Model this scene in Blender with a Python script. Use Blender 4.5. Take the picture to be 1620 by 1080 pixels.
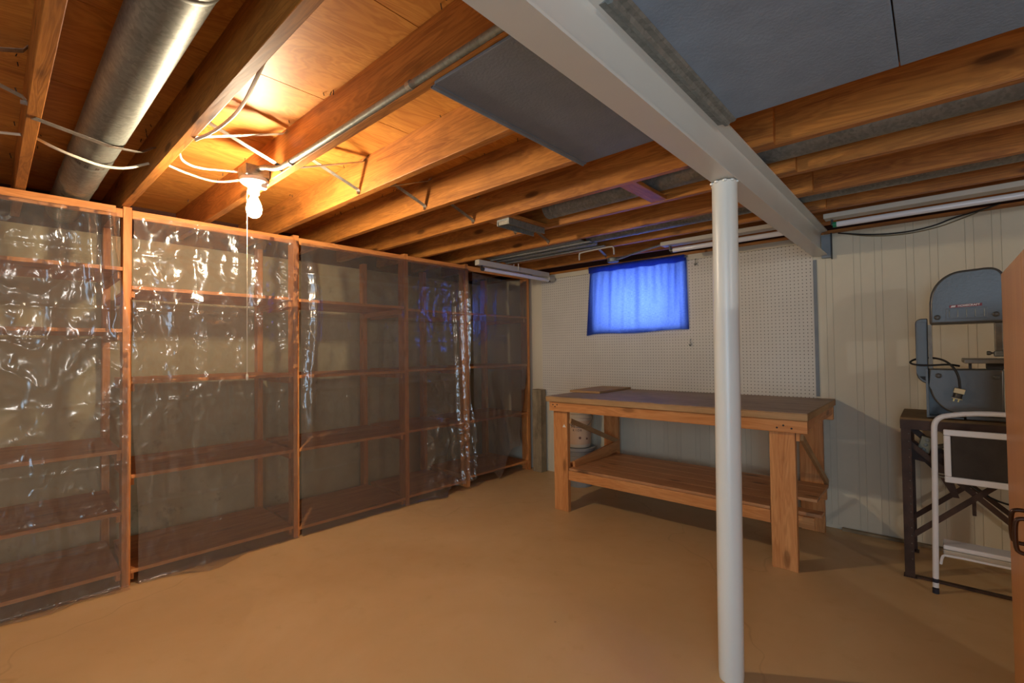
import bpy, bmesh, math, random
from mathutils import Vector, Matrix, noise

random.seed(7)
scene = bpy.context.scene
col = scene.collection
for o in list(bpy.data.objects):
    bpy.data.objects.remove(o)

# ------------------------------------------------------------------ camera
CAM_H = 1.24
FPX = 745.26                        # focal length in pixels of a 1620 wide frame
cam_data = bpy.data.cameras.new('camera')
cam_data.sensor_width = 36.0
cam_data.lens = FPX / 1620.0 * 36.0
cam_data.clip_start = 0.02
cam = bpy.data.objects.new('camera', cam_data)
R_ = Vector((0.743445, 0.668685, -0.012239))
U_ = Vector((0.023460, -0.007785, 0.999694))
F_ = Vector((-0.668385, 0.743505, 0.021475))
cam.matrix_world = Matrix(((R_.x, U_.x, -F_.x, 0), (R_.y, U_.y, -F_.y, 0), (R_.z, U_.z, -F_.z, CAM_H), (0, 0, 0, 1)))
col.objects.link(cam)
scene.camera = cam

# ------------------------------------------------------------------ light
world = bpy.data.worlds.new('world')
world.use_nodes = True
wb = world.node_tree.nodes['Background']
wb.inputs[0].default_value = (0.88, 0.94, 1.0, 1)
wb.inputs[1].default_value = 12.0
scene.world = world

BULB_STRENGTH = 900.0               # emission of the bare bulb's glass
BULB_COLOR = (1.0, 0.80, 0.55)


def lamp(name, kind, loc, energy, color, rot=(0, 0, 0), **kw):
    d = bpy.data.lights.new(name, kind)
    d.energy = energy
    d.color = color
    for k, v in kw.items():
        setattr(d, k, v)
    o = bpy.data.objects.new(name, d)
    o.location = loc
    o.rotation_euler = rot
    col.objects.link(o)
    return o


# daylight falling through the open doorway in the wall behind the camera
lamp('doorway_daylight', 'AREA', (0.75, -1.75, 1.15), 60.0, (0.54, 0.77, 1.0), (math.radians(90), 0, math.radians(180) + math.pi),
     shape='RECTANGLE', size=1.5, size_y=1.9)
# second bare bulb of the room, to the right of the picture
lamp('second_bulb_light', 'POINT', (3.2, 0.1, 1.84), 58.0, (1.0, 0.95, 0.89), shadow_soft_size=0.05)

scene.view_settings.view_transform = 'Standard'
scene.view_settings.look = 'None'
scene.view_settings.gamma = 1.0
scene.view_settings.use_curve_mapping = False
scene.view_settings.exposure = 0.0
scene.cycles.max_bounces = 8
scene.cycles.diffuse_bounces = 4
scene.cycles.transparent_max_bounces = 16
scene.cycles.sample_clamp_indirect = 6.0


# ------------------------------------------------------------------ materials
def lin(r, g, b):
    f = lambda c: (c / 255.0 / 12.92) if c / 255.0 <= 0.04045 else ((c / 255.0 + 0.055) / 1.055) ** 2.4
    return (f(r), f(g), f(b), 1.0)


class NT:
    """small wrapper round a material's node tree"""

    def __init__(self, name):
        self.m = bpy.data.materials.new(name)
        self.m.use_nodes = True
        self.t = self.m.node_tree
        self.b = self.t.nodes['Principled BSDF']
        self.out = self.t.nodes['Material Output']

    def n(self, kind, **kw):
        x = self.t.nodes.new('ShaderNode' + kind)
        for k, v in kw.items():
            setattr(x, k, v)
        return x

    def l(self, a, b):
        self.t.links.new(a, b)

    def math(self, op, a, b=None, clamp=False):
        x = self.n('Math', operation=op, use_clamp=clamp)
        for i, v in enumerate((a, b)):
            if v is None:
                continue
            if isinstance(v, (int, float)):
                x.inputs[i].default_value = v
            else:
                self.l(v, x.inputs[i])
        return x.outputs[0]

    def coords(self, scale=(1, 1, 1), rnd=0.0):
        tc = self.n('TexCoord')
        v = tc.outputs['Object']
        if rnd:
            oi = self.n('ObjectInfo')
            c = self.n('CombineXYZ')
            s1 = self.math('MULTIPLY', oi.outputs['Random'], rnd)
            s2 = self.math('MULTIPLY', oi.outputs['Random'], rnd * 3.7)
            s3 = self.math('MULTIPLY', oi.outputs['Random'], rnd * 7.3)
            for i, s in enumerate((s1, s2, s3)):
                self.l(s, c.inputs[i])
            a = self.n('VectorMath', operation='ADD')
            self.l(v, a.inputs[0])
            self.l(c.outputs[0], a.inputs[1])
            v = a.outputs[0]
        mp = self.n('VectorMath', operation='MULTIPLY')
        self.l(v, mp.inputs[0])
        mp.inputs[1].default_value = scale
        return mp.outputs[0]

    def noise(self, vec, scale=1.0, detail=4.0, rough=0.55, dist=0.0):
        x = self.n('TexNoise')
        x.inputs['Scale'].default_value = scale
        x.inputs['Detail'].default_value = detail
        x.inputs['Roughness'].default_value = rough
        x.inputs['Distortion'].default_value = dist
        self.l(vec, x.inputs['Vector'])
        return x.outputs[0]

    def ramp(self, fac, stops):
        r = self.n('ValToRGB')
        e = r.color_ramp.elements
        while len(e) < len(stops):
            e.new(0.5)
        for el, (p, c) in zip(e, stops):
            el.position = p
            el.color = c if len(c) == 4 else (*c, 1)
        self.l(fac, r.inputs[0])
        return r.outputs[0]

    def mix(self, fac, a, b):
        x = self.n('MixRGB')
        for i, v in zip((0, 1, 2), (fac, a, b)):
            if isinstance(v, (int, float)):
                x.inputs[i].default_value = v
            elif isinstance(v, tuple):
                x.inputs[i].default_value = v
            else:
                self.l(v, x.inputs[i])
        return x.outputs[0]

    def bump(self, height, strength=0.2, dist=0.01):
        x = self.n('Bump')
        x.inputs['Strength'].default_value = strength
        x.inputs['Distance'].default_value = dist
        self.l(height, x.inputs['Height'])
        return x.outputs[0]

    def set(self, color=None, rough=None, metal=None, normal=None, spec=None, coat=None):
        for k, v in (('Base Color', color), ('Roughness', rough), ('Metallic', metal), ('Normal', normal),
                     ('Specular IOR Level', spec), ('Coat Weight', coat)):
            if v is None:
                continue
            s = self.b.inputs[k]
            if isinstance(v, (int, float, tuple)):
                s.default_value = v
            else:
                self.l(v, s)
        return self.m


def plain(name, c, rough=0.5, metal=0.0, var=0.12, scale=6.0, bump=0.0, spec=0.5):
    t = NT(name)
    f = t.noise(t.coords(rnd=3.0), scale, 5, 0.6)
    d = tuple(x * (1 - var) for x in c[:3]) + (1,)
    e = tuple(min(1, x * (1 + var)) for x in c[:3]) + (1,)
    colr = t.ramp(f, [(0.3, d), (0.7, e)])
    nm = t.bump(t.noise(t.coords(rnd=3.0), scale * 14, 3), bump, 0.004) if bump else None
    return t.set(colr, rough, metal, nm, spec)


def wood(name, dark, light, axis, rough=0.55, knots=0.0, dirt=0.0, spec=0.35, swirl=0.6, width=14.0, rings=70.0):
    t = NT(name)
    i = 'xyz'.index(axis)
    sc1 = [width] * 3
    sc1[i] = 1.3
    sc2 = [190.0] * 3
    sc2[i] = 7.0
    n1 = t.noise(t.coords(tuple(sc1), 5.0), 1.0, 4, 0.55, swirl)
    n2 = t.noise(t.coords(tuple(sc2), 5.0), 1.0, 3, 0.5, 0.2)
    f = t.math('ADD', t.math('MULTIPLY', n1, 0.8), t.math('MULTIPLY', n2, 0.2))
    rg = t.math('MULTIPLY', t.math('ADD', t.math('SINE', t.math('MULTIPLY', n1, rings)), 1.0), 0.5)
    f = t.math('ADD', t.math('MULTIPLY', f, 0.85), t.math('MULTIPLY', rg, 0.15))
    mid = tuple((a + b) / 2 for a, b in zip(dark, light))
    c = t.ramp(f, [(0.25, dark), (0.5, mid), (0.75, light)])
    if knots:
        sk = [8.0] * 3
        sk[i] = 2.6
        kv = t.n('TexVoronoi')
        kv.inputs['Scale'].default_value = 1.0
        t.l(t.coords(tuple(sk), 5.0), kv.inputs['Vector'])
        k = t.ramp(kv.outputs['Distance'], [(0.0, (1, 1, 1)), (0.11, (0.8,) * 3), (0.15, (0.25,) * 3), (0.21, (0, 0, 0))])
        kd = tuple(x * 0.28 for x in dark[:3]) + (1,)
        c = t.mix(t.math('MULTIPLY', k, knots), c, kd)
    if dirt:
        dn = t.noise(t.coords((1, 1, 1), 4.0), 3.5, 6, 0.65)
        dm = t.ramp(dn, [(0.48, (0, 0, 0)), (0.68, (1, 1, 1))])
        c = t.mix(t.math('MULTIPLY', dm, dirt), c, tuple(x * 0.45 for x in dark[:3]) + (1,))
    return t.set(c, rough, None, t.bump(f, 0.25, 0.003), spec)


JD, JL = lin(130, 74, 30), lin(208, 138, 64)
M = {}
for ax in 'xyz':
    M['joist_' + ax] = wood('joist_wood_' + ax, JD, JL, ax, 0.5, 0.9, 0.3)
    M['shelf_' + ax] = wood('shelf_wood_' + ax, lin(192, 112, 54), lin(238, 164, 96), ax, 0.5, 0.5, 0.0)
    M['bench_' + ax] = wood('bench_wood_' + ax, lin(176, 108, 56), lin(220, 158, 98), ax, 0.42, 0.7, 0.0)
    M['old_' + ax] = wood('weathered_wood_' + ax, lin(122, 106, 82), lin(172, 152, 120), ax, 0.8, 0.3, 0.5)
    M['top_' + ax] = wood('worktop_wood_' + ax, lin(140, 116, 96), lin(172, 146, 122), ax, 0.5, 0.2, 0.5)
    M['lower_' + ax] = wood('lower_shelf_wood_' + ax, lin(160, 108, 70), lin(196, 146, 100), ax, 0.5, 0.9, 0.2)
    M['slab_' + ax] = wood('slab_edge_wood_' + ax, lin(160, 122, 80), lin(186, 148, 102), ax, 0.55, 0.0, 0.2)
    M['dusty_' + ax] = wood('dusty_board_' + ax, lin(92, 74, 52), lin(136, 112, 78), ax, 0.8, 0.0, 0.5)
    M['dark_' + ax] = wood('dark_rim_wood_' + ax, lin(58, 30, 22), lin(84, 46, 30), ax, 0.7)
M['ply'] = wood('plywood', lin(166, 98, 36), lin(218, 156, 74), 'y', 0.5, 0.35, 0.0, 0.3, 1.4, 5.0, 90.0)
M['cabinet'] = wood('cabinet_veneer', lin(204, 138, 74), lin(222, 160, 92), 'z', 0.32, 0.0, 0.0, 0.5, 0.3, 30.0, 10.0)

# painted concrete floor
t = NT('painted_floor')
v = t.coords((1, 1, 1))
n1 = t.noise(v, 1.1, 5, 0.6, 0.4)
n2 = t.noise(v, 9.0, 5, 0.6)
c = t.ramp(n1, [(0.25, lin(196, 161, 114)), (0.55, lin(208, 173, 124)), (0.8, lin(218, 185, 138))])
c = t.mix(t.ramp(n2, [(0.6, (0, 0, 0)), (0.78, (0.3, 0.3, 0.3))]), c, lin(182, 146, 100))
sp = t.n('TexVoronoi')
sp.inputs['Scale'].default_value = 3.2
t.l(v, sp.inputs['Vector'])
c = t.mix(t.ramp(sp.outputs['Distance'], [(0.0, (0.8,) * 3), (0.016, (0.5,) * 3), (0.024, (0, 0, 0))]), c, lin(110, 80, 50))
ck = t.n('TexVoronoi', feature='DISTANCE_TO_EDGE')
ck.inputs['Scale'].default_value = 0.42
vd = t.n('VectorMath', operation='ADD')
nz = t.n('TexNoise')
nz.inputs['Scale'].default_value = 2.0
t.l(v, nz.inputs['Vector'])
t.l(v, vd.inputs[0])
t.l(nz.outputs['Color'], vd.inputs[1])
t.l(vd.outputs[0], ck.inputs['Vector'])
c = t.mix(t.ramp(ck.outputs['Distance'], [(0.0, (0.2,) * 3), (0.0012, (0, 0, 0))]), c, lin(120, 86, 54))
rr = t.ramp(n2, [(0.3, (0.36,) * 3), (0.7, (0.5,) * 3)])
M['floor'] = t.set(c, rr, None, t.bump(t.noise(v, 30.0, 4), 0.06, 0.004), 0.4)

M['cream'] = plain('cream_wall_paint', lin(212, 203, 180), 0.55, 0, 0.04, 2.0, 0.05)
# block wall behind the shelves
t = NT('block_wall_paint')
v = t.coords((1, 1, 1))
n1 = t.noise(v, 2.2, 6, 0.65)
c = t.ramp(n1, [(0.3, lin(176, 164, 128)), (0.7, lin(206, 194, 156))])
n3 = t.noise(v, 5.0, 6, 0.7)
c = t.mix(t.ramp(n3, [(0.6, (0, 0, 0)), (0.72, (0.6,) * 3)]), c, lin(104, 104, 76))
M['block'] = t.set(c, 0.8, None, t.bump(n3, 0.3, 0.01))

# pegboard: one-inch grid of drilled holes
t = NT('pegboard_hardboard')
tc = t.n('TexCoord')
sx = t.n('SeparateXYZ')
t.l(tc.outputs['Object'], sx.inputs[0])
fx = t.math('SUBTRACT', t.math('FRACT', t.math('DIVIDE', sx.outputs[0], 0.0254)), 0.5)
fz = t.math('SUBTRACT', t.math('FRACT', t.math('DIVIDE', sx.outputs[2], 0.0254)), 0.5)
d = t.math('SQRT', t.math('ADD', t.math('MULTIPLY', fx, fx), t.math('MULTIPLY', fz, fz)))
hole = t.ramp(d, [(0.10, (1, 1, 1)), (0.145, (0, 0, 0))])
base = t.ramp(t.noise(t.coords(), 2.0, 4), [(0.3, lin(204, 198, 186)), (0.7, lin(216, 210, 198))])
c = t.mix(hole, base, lin(52, 40, 32))
M['peg'] = t.set(c, 0.45, None, t.bump(t.math('MULTIPLY', hole, -1.0), 0.5, 0.003))

# galvanised sheet metal
def galv(name, c0, c1, rough=0.38, metal=0.85):
    t = NT(name)
    v = t.coords((1, 1, 1), 3.0)
    vo = t.n('TexVoronoi')
    vo.inputs['Scale'].default_value = 90.0
    t.l(v, vo.inputs['Vector'])
    n = t.noise(v, 5.0, 5, 0.6)
    f = t.math('ADD', t.math('MULTIPLY', vo.outputs['Color'], 0.3), t.math('MULTIPLY', n, 0.7))
    return t.set(t.ramp(f, [(0.3, c0), (0.7, c1)]), rough, metal, t.bump(n, 0.08, 0.01))


M['galv'] = galv('galvanised_duct', lin(122, 126, 120), lin(160, 163, 156), 0.52, 0.65)
M['galv_dull'] = galv('galvanised_dull', lin(112, 116, 114), lin(152, 154, 150), 0.5, 0.5)
M['strap'] = galv('zinc_strap', lin(150, 148, 140), lin(196, 194, 186), 0.4)
M['boardgrey'] = plain('grey_duct_board', lin(128, 145, 166), 0.62, 0, 0.10, 8, 0.35)  # grey board with the blue of the cool light put into its colour
M['boardgrey_dark'] = plain('dark_grey_duct_board', lin(114, 120, 130), 0.62, 0, 0.10, 8, 0.35)  # darker copy of the same board, with less of the cool-light tint
M['white_steel'] = plain('white_painted_steel', lin(206, 206, 200), 0.32, 0, 0.03, 3, 0.04)
M['column_paint'] = plain('white_column_paint', lin(218, 218, 210), 0.34, 0, 0.03, 3, 0.05)
M['fixture'] = plain('fixture_enamel', lin(190, 184, 172), 0.4, 0, 0.05)
M['tube'] = plain('fluorescent_glass', lin(226, 226, 232), 0.18, 0, 0.01)
M['cap'] = plain('tube_end_cap', lin(70, 68, 66), 0.4, 0.6)
M['green'] = plain('green_tip', lin(20, 120, 80), 0.5)
M['cable'] = plain('white_cable', lin(226, 214, 190), 0.5, 0, 0.03)
M['black_rubber'] = plain('black_rubber', lin(30, 30, 32), 0.5, 0, 0.1)
M['beige_cable'] = plain('beige_cable', lin(120, 106, 76), 0.55)
M['porcelain'] = plain('porcelain', lin(236, 232, 222), 0.25, 0, 0.02)
M['saw'] = plain('grey_hammered_enamel', lin(80, 80, 78), 0.3, 0.0, 0.08, 5, 0.12, 0.6)
M['saw_dark'] = plain('saw_inside', lin(44, 44, 48), 0.6)
M['cast'] = plain('cast_iron', lin(116, 112, 104), 0.45, 0.6, 0.25, 20)
M['red'] = plain('red_name_plate', lin(128, 24, 26), 0.4)
M['letter'] = plain('plate_lettering', lin(226, 220, 220), 0.4, 0, 0.01)
M['stand'] = plain('brown_angle_iron', lin(66, 46, 36), 0.55, 0.1, 0.3, 14, 0.1)
M['stool_white'] = plain('stool_enamel', lin(230, 234, 242), 0.3, 0, 0.03)
M['stool_pad'] = plain('stool_rubber', lin(52, 47, 44), 0.75, 0, 0.3, 10, 0.3)
M['foot'] = plain('navy_rubber', lin(34, 38, 56), 0.5)
M['plug_cream'] = plain('plug_cream', lin(206, 198, 164), 0.4)
M['brass'] = plain('brass_prong', lin(180, 150, 90), 0.3, 0.9)
M['bronze'] = plain('bronze_pull', lin(74, 52, 40), 0.28, 0.55, 0.08)
M['bucket_white'] = plain('bucket_plastic', lin(206, 196, 178), 0.4, 0, 0.03)
M['bucket_grey'] = plain('grey_bucket_plastic', lin(150, 152, 154), 0.4, 0, 0.04)
M['bucket_label'] = plain('bucket_label_paper', lin(206, 176, 148), 0.5, 0, 0.05)
M['ink'] = plain('dark_ink', lin(44, 34, 30), 0.5, 0, 0.02)
M['emblem'] = plain('brown_emblem_print', lin(110, 74, 58), 0.5)
M['sticker'] = plain('white_sticker', lin(232, 224, 214), 0.5, 0, 0.02)
M['switch'] = plain('switch_box_zinc', lin(140, 140, 122), 0.5, 0.3, 0.15, 25)
M['winframe'] = plain('window_frame_white', lin(190, 190, 186), 0.5)
M['steel_plate'] = plain('grey_bearing_plate', lin(120, 126, 132), 0.5)

t = NT('bulb_glow')
t.b.inputs['Base Color'].default_value = (1, 1, 1, 1)
t.b.inputs['Emission Color'].default_value = (*BULB_COLOR, 1)
t.b.inputs['Emission Strength'].default_value = BULB_STRENGTH
M['bulb'] = t.m

# window glass
t = NT('window_glass')
tr = t.n('BsdfTransparent')
tr.inputs[0].default_value = (0.92, 0.96, 0.95, 1)
gl = t.n('BsdfGlossy')
gl.inputs['Roughness'].default_value = 0.03
mx = t.n('MixShader')
mx.inputs[0].default_value = 0.07
t.l(tr.outputs[0], mx.inputs[1])
t.l(gl.outputs[0], mx.inputs[2])
t.l(mx.outputs[0], t.out.inputs[0])
M['glass'] = t.m

# blue curtain cloth, lets daylight through
t = NT('blue_curtain_cloth')
v = t.coords((1, 1, 1))
wv = t.math('ADD', t.noise(t.coords((30, 1, 420)), 1.0, 3), t.noise(t.coords((420, 1, 40)), 1.0, 3))
cc = t.ramp(t.math('MULTIPLY', wv, 0.5), [(0.3, lin(34, 44, 104)), (0.7, lin(52, 66, 134))])
df = t.n('BsdfDiffuse')
tl = t.n('BsdfTranslucent')
t.l(cc, df.inputs[0])
t.l(t.ramp(t.math('MULTIPLY', wv, 0.5), [(0.3, lin(62, 96, 228)), (0.7, lin(122, 152, 246))]), tl.inputs[0])
mx = t.n('MixShader')
mx.inputs[0].default_value = 0.5
t.l(df.outputs[0], mx.inputs[1])
t.l(tl.outputs[0], mx.inputs[2])
t.l(mx.outputs[0], t.out.inputs[0])
M['curtain'] = t.m

# clear polythene sheeting: mostly see-through, slightly milky, crinkled and glossy
t = NT('clear_polythene')
v = t.coords((1, 1, 1))
rn = t.n('TexNoise', noise_type='RIDGED_MULTIFRACTAL')
rn.inputs['Scale'].default_value = 1.0
rn.inputs['Detail'].default_value = 2.5
rn.inputs['Distortion'].default_value = 0.6
t.l(t.coords((26, 26, 17)), rn.inputs['Vector'])
msk = t.ramp(t.noise(t.coords((3.2, 3.2, 1.6)), 1.0, 3, 0.5, 0.6), [(0.34, (0.08,) * 3), (0.60, (1, 1, 1))])
b2 = t.noise(t.coords((9, 9, 3)), 1.0, 2, 0.5, 0.4)
ht = t.math('ADD', t.math('MULTIPLY', t.math('MULTIPLY', rn.outputs[0], msk), 0.30), t.math('MULTIPLY', b2, 0.55))
nm = t.bump(ht, 0.9, 0.02)
tr = t.n('BsdfTransparent')
tr.inputs[0].default_value = (0.93, 0.93, 0.92, 1)
df = t.n('BsdfDiffuse')
df.inputs[0].default_value = (0.55, 0.54, 0.52, 1)
tl = t.n('BsdfTranslucent')
tl.inputs[0].default_value = (0.6, 0.58, 0.55, 1)
ml = t.n('MixShader')
ml.inputs[0].default_value = 0.5
t.l(df.outputs[0], ml.inputs[1])
t.l(tl.outputs[0], ml.inputs[2])
m1 = t.n('MixShader')
m1.inputs[0].default_value = 0.18
t.l(tr.outputs[0], m1.inputs[1])
t.l(ml.outputs[0], m1.inputs[2])
gl = t.n('BsdfGlossy')
gl.inputs['Roughness'].default_value = 0.15
gl.inputs['Color'].default_value = (1, 1, 1, 1)
t.l(nm, gl.inputs['Normal'])
fr = t.n('Fresnel')
fr.inputs['IOR'].default_value = 1.5
t.l(nm, fr.inputs['Normal'])
mx = t.n('MixShader')
t.l(t.math('MULTIPLY', fr.outputs[0], 1.8, True), mx.inputs[0])
t.l(m1.outputs[0], mx.inputs[1])
t.l(gl.outputs[0], mx.inputs[2])
t.l(mx.outputs[0], t.out.inputs[0])
M['poly'] = t.m


# ------------------------------------------------------------------ mesh helpers
class MB:
    def __init__(self):
        self.v = []
        self.f = []

    def add(self, vs, fs):
        k = len(self.v)
        self.v += [Vector(p) for p in vs]
        self.f += [tuple(i + k for i in f) for f in fs]
        return self

    def box(self, x0, x1, y0, y1, z0, z1):
        return self.add([(x0, y0, z0), (x1, y0, z0), (x1, y1, z0), (x0, y1, z0), (x0, y0, z1), (x1, y0, z1), (x1, y1, z1), (x0, y1, z1)],
                        [(3, 2, 1, 0), (4, 5, 6, 7), (0, 1, 5, 4), (1, 2, 6, 5), (2, 3, 7, 6), (3, 0, 4, 7)])

    def bar(self, p0, p1, w, h, side=(0, 0, 1)):
        """square bar from p0 to p1: w across, h along 'side'"""
        p0, p1 = Vector(p0), Vector(p1)
        d = (p1 - p0).normalized()
        s = Vector(side)
        a = d.cross(s)
        if a.length < 1e-4:
            a = d.cross(Vector((1, 0, 0)))
        a.normalize()
        b = a.cross(d).normalized()
        a, b = a * w / 2, b * h / 2
        vs = [p + q for p in (p0, p1) for q in (-a - b, a - b, a + b, -a + b)]
        return self.add(vs, [(0, 1, 2, 3), (7, 6, 5, 4), (0, 4, 5, 1), (1, 5, 6, 2), (2, 6, 7, 3), (3, 7, 4, 0)])

    def tube(self, pts, r, seg=10, smooth=0, caps=True):
        pts = [Vector(p) for p in pts]
        for _ in range(smooth):
            q = [pts[0]]
            for a, b in zip(pts, pts[1:]):
                q += [a.lerp(b, 0.25), a.lerp(b, 0.75)]
            pts = q + [pts[-1]]
        vs, fs = [], []
        prev = None
        for i, p in enumerate(pts):
            d = (pts[min(i + 1, len(pts) - 1)] - pts[max(i - 1, 0)]).normalized()
            if prev is None:
                n = d.cross(Vector((0, 0, 1)))
                if n.length < 1e-3:
                    n = d.cross(Vector((1, 0, 0)))
            else:
                n = prev - d * prev.dot(d)
            n.normalize()
            prev = n
            b = d.cross(n)
            rr = r[i] if isinstance(r, list) else r
            for k in range(seg):
                a = 2 * math.pi * k / seg
                vs.append(p + (n * math.cos(a) + b * math.sin(a)) * rr)
        for i in range(len(pts) - 1):
            for k in range(seg):
                k2 = (k + 1) % seg
                fs.append((i * seg + k, (i + 1) * seg + k, (i + 1) * seg + k2, i * seg + k2))
        if caps:
            fs.append(tuple(range(seg)))
            fs.append(tuple(reversed(range((len(pts) - 1) * seg, len(pts) * seg))))
        return self.add(vs, fs)

    def lathe(self, c, prof, seg=24, axis='z'):
        """profile of (radius, height) turned about an axis through c"""
        vs, fs = [], []
        for r, h in prof:
            for k in range(seg):
                a = 2 * math.pi * k / seg
                q = (r * math.cos(a), r * math.sin(a), h)
                if axis == 'y':
                    q = (q[0], h, q[1])
                elif axis == 'x':
                    q = (h, q[0], q[1])
                vs.append(Vector(c) + Vector(q))
        n = len(prof)
        for i in range(n - 1):
            for k in range(seg):
                k2 = (k + 1) % seg
                fs.append((i * seg + k, i * seg + k2, (i + 1) * seg + k2, (i + 1) * seg + k))
        fs.append(tuple(reversed(range(seg))))
        fs.append(tuple(range((n - 1) * seg, n * seg)))
        return self.add(vs, fs)

    def prism(self, poly, d0, d1, plane='xz'):
        """outline given in a plane, pushed from d0 to d1 along the third axis"""
        def p3(a, b, d):
            return {'xz': (a, d, b), 'xy': (a, b, d), 'yz': (d, a, b)}[plane]
        n = len(poly)
        vs = [p3(a, b, d0) for a, b in poly] + [p3(a, b, d1) for a, b in poly]
        fs = [tuple(range(n)), tuple(reversed(range(n, 2 * n)))]
        fs += [(i, i + n, (i + 1) % n + n, (i + 1) % n) for i in range(n)]
        return self.add(vs, fs)

    def build(self, name, mat, parent=None, smooth=False, bevel=0.0, at=None, seg=2, recalc=True):
        if parent is not None:
            o0 = parent['_o'] if '_o' in parent else (0, 0, 0)
            off = Vector(o0)
        elif at is not None:
            off = Vector(at)
        else:
            lo = [min(p[i] for p in self.v) for i in range(3)]
            hi = [max(p[i] for p in self.v) for i in range(3)]
            off = Vector(((lo[0] + hi[0]) / 2, (lo[1] + hi[1]) / 2, lo[2]))
        me = bpy.data.meshes.new(name)
        me.from_pydata([p - off for p in self.v], [], self.f)
        bm = bmesh.new()
        bm.from_mesh(me)
        if recalc:
            bmesh.ops.recalc_face_normals(bm, faces=bm.faces)
        bm.to_mesh(me)
        bm.free()
        me.materials.append(M[mat])
        if smooth:
            for p in me.polygons:
                p.use_smooth = True
            try:
                me.set_sharp_from_angle(angle=math.radians(38))
            except Exception:
                pass
        o = bpy.data.objects.new(name, me)
        if parent is None:
            o.location = off
            o['_o'] = tuple(off)
        else:
            o.parent = parent
            o['_o'] = tuple(off)
        col.objects.link(o)
        if bevel:
            b = o.modifiers.new('bevel', 'BEVEL')
            b.width = bevel
            b.segments = seg
            b.limit_method = 'ANGLE'
        return o


def box(name, mat, b, parent=None, bevel=0.0):
    return MB().box(*b).build(name, mat, parent, bevel=bevel)


def tag(o, label, cat, group=None):
    o['label'] = label
    o['category'] = cat
    if group:
        o['group'] = group
    return o


def thing(name, label, cat, loc, group=None, rz=0.0):
    o = bpy.data.objects.new(name, None)
    o.empty_display_size = 0.1
    o.location = loc
    o.rotation_euler = (0, 0, rz)
    o['_o'] = tuple(loc) if not rz else (0, 0, 0)
    col.objects.link(o)
    return tag(o, label, cat, group)


def struct(o):
    o['kind'] = 'structure'
    return o


def text(body, size, mat, parent, loc, rot, name='lettering', squeeze=1.0, depth=0.0006, bold=0.0):
    cu = bpy.data.curves.new(name, 'FONT')
    cu.body = body
    cu.size = size
    cu.extrude = depth
    cu.offset = bold
    cu.align_x = 'CENTER'
    cu.align_y = 'CENTER'
    to = bpy.data.objects.new(name, cu)
    col.objects.link(to)
    dg = bpy.context.evaluated_depsgraph_get()
    me = bpy.data.meshes.new_from_object(to.evaluated_get(dg))
    bpy.data.objects.remove(to)
    me.name = name
    rm = Matrix.Translation(Vector(loc) - Vector(parent['_o'])) @ rot.to_4x4() @ Matrix.Diagonal((squeeze, 1, 1, 1))
    me.transform(rm)
    me.materials.clear()
    me.materials.append(M[mat])
    o = bpy.data.objects.new(name, me)
    o.parent = parent
    o['_o'] = parent['_o']
    col.objects.link(o)
    return o


# ------------------------------------------------------------------ room shell
YB = 3.906          # face of the back wall
ZJ = 2.06           # underside of the joists
ZP = 2.243          # underside of the plywood
XL, XR, YF = -3.99, 4.0, -1.3
struct(box('floor', 'floor', (XL - .2, XR + .2, -2.9, YB + .4, -0.1, 0)))
struct(box('wall_left', 'block', (XL - .2, XL, YF - .2, YB + .4, 0, ZP + .02)))
struct(box('wall_right', 'cream', (XR, XR + .2, YF - .2, YB + .4, 0, ZP + .02)))
w = MB()
w.box(XL, -0.75, YF - .2, YF, 0, ZP + .02).box(1.55, XR, YF - .2, YF, 0, ZP + .02).box(-0.75, 1.55, YF - .2, YF, 2.12, ZP + .02)
# added hall walls beyond the doorway, out of view, shutting out world light
w.box(-1.0, -0.8, -2.9, YF - .2, 0, ZP + .02).box(1.6, 1.8, -2.9, YF - .2, 0, ZP + .02).box(-1.0, 1.8, -2.9, -2.7, 0, ZP + .02)
struct(w.build('wall_front', 'cream'))
WX0, WX1, WZ0, WZ1 = -2.40, -1.565, 1.45, 1.975
w = MB()
yb0 = YB + .003
w.box(XL, WX0, yb0, 4.2, 0, 2.03).box(WX1, XR, yb0, 4.2, 0, 2.03).box(WX0, WX1, yb0, 4.2, 0, WZ0).box(WX0, WX1, yb0, 4.2, WZ1, 2.03)
wall_back = struct(w.build('wall_back', 'cream'))
# grooved panelling on the back wall: every board is a piece of its own
edges = []
x = -3.085
pat = [0.074, 0.036, 0.120, 0.036]
k = 0
while x < 1.35:
    edges.append((x, x + pat[k % 4]))
    x += pat[k % 4] + 0.0016
    k += 1
for a, b in edges:
    top = 0.775 if b < -0.6 else 2.03
    box('wall_panel_board', 'cream', (a, b, YB, yb0, 0.022, top), wall_back, 0.0008)
box('wall_panel_board', 'cream', (1.36, XR, YB, yb0, 0.022, 2.03), wall_back)
box('sill_plate', 'joist_x', (XL, XR, YB + .02, 4.2, 2.032, 2.06), wall_back)
box('rim_board', 'dark_x', (XL, XR, 4.0, 4.2, 2.06, ZP), wall_back)
struct(box('trim_1', 'cream', (-3.084, -0.60, 3.893, 3.905, 1.985, 2.029)))
struct(box('trim_2', 'steel_plate', (-0.632, -0.612, 3.895, 3.906, 0.90, 1.86)))
struct(box('baseboard_back', 'old_x', (-0.50, 1.3, 3.875, 3.903, 0.0, 0.018)))

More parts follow.
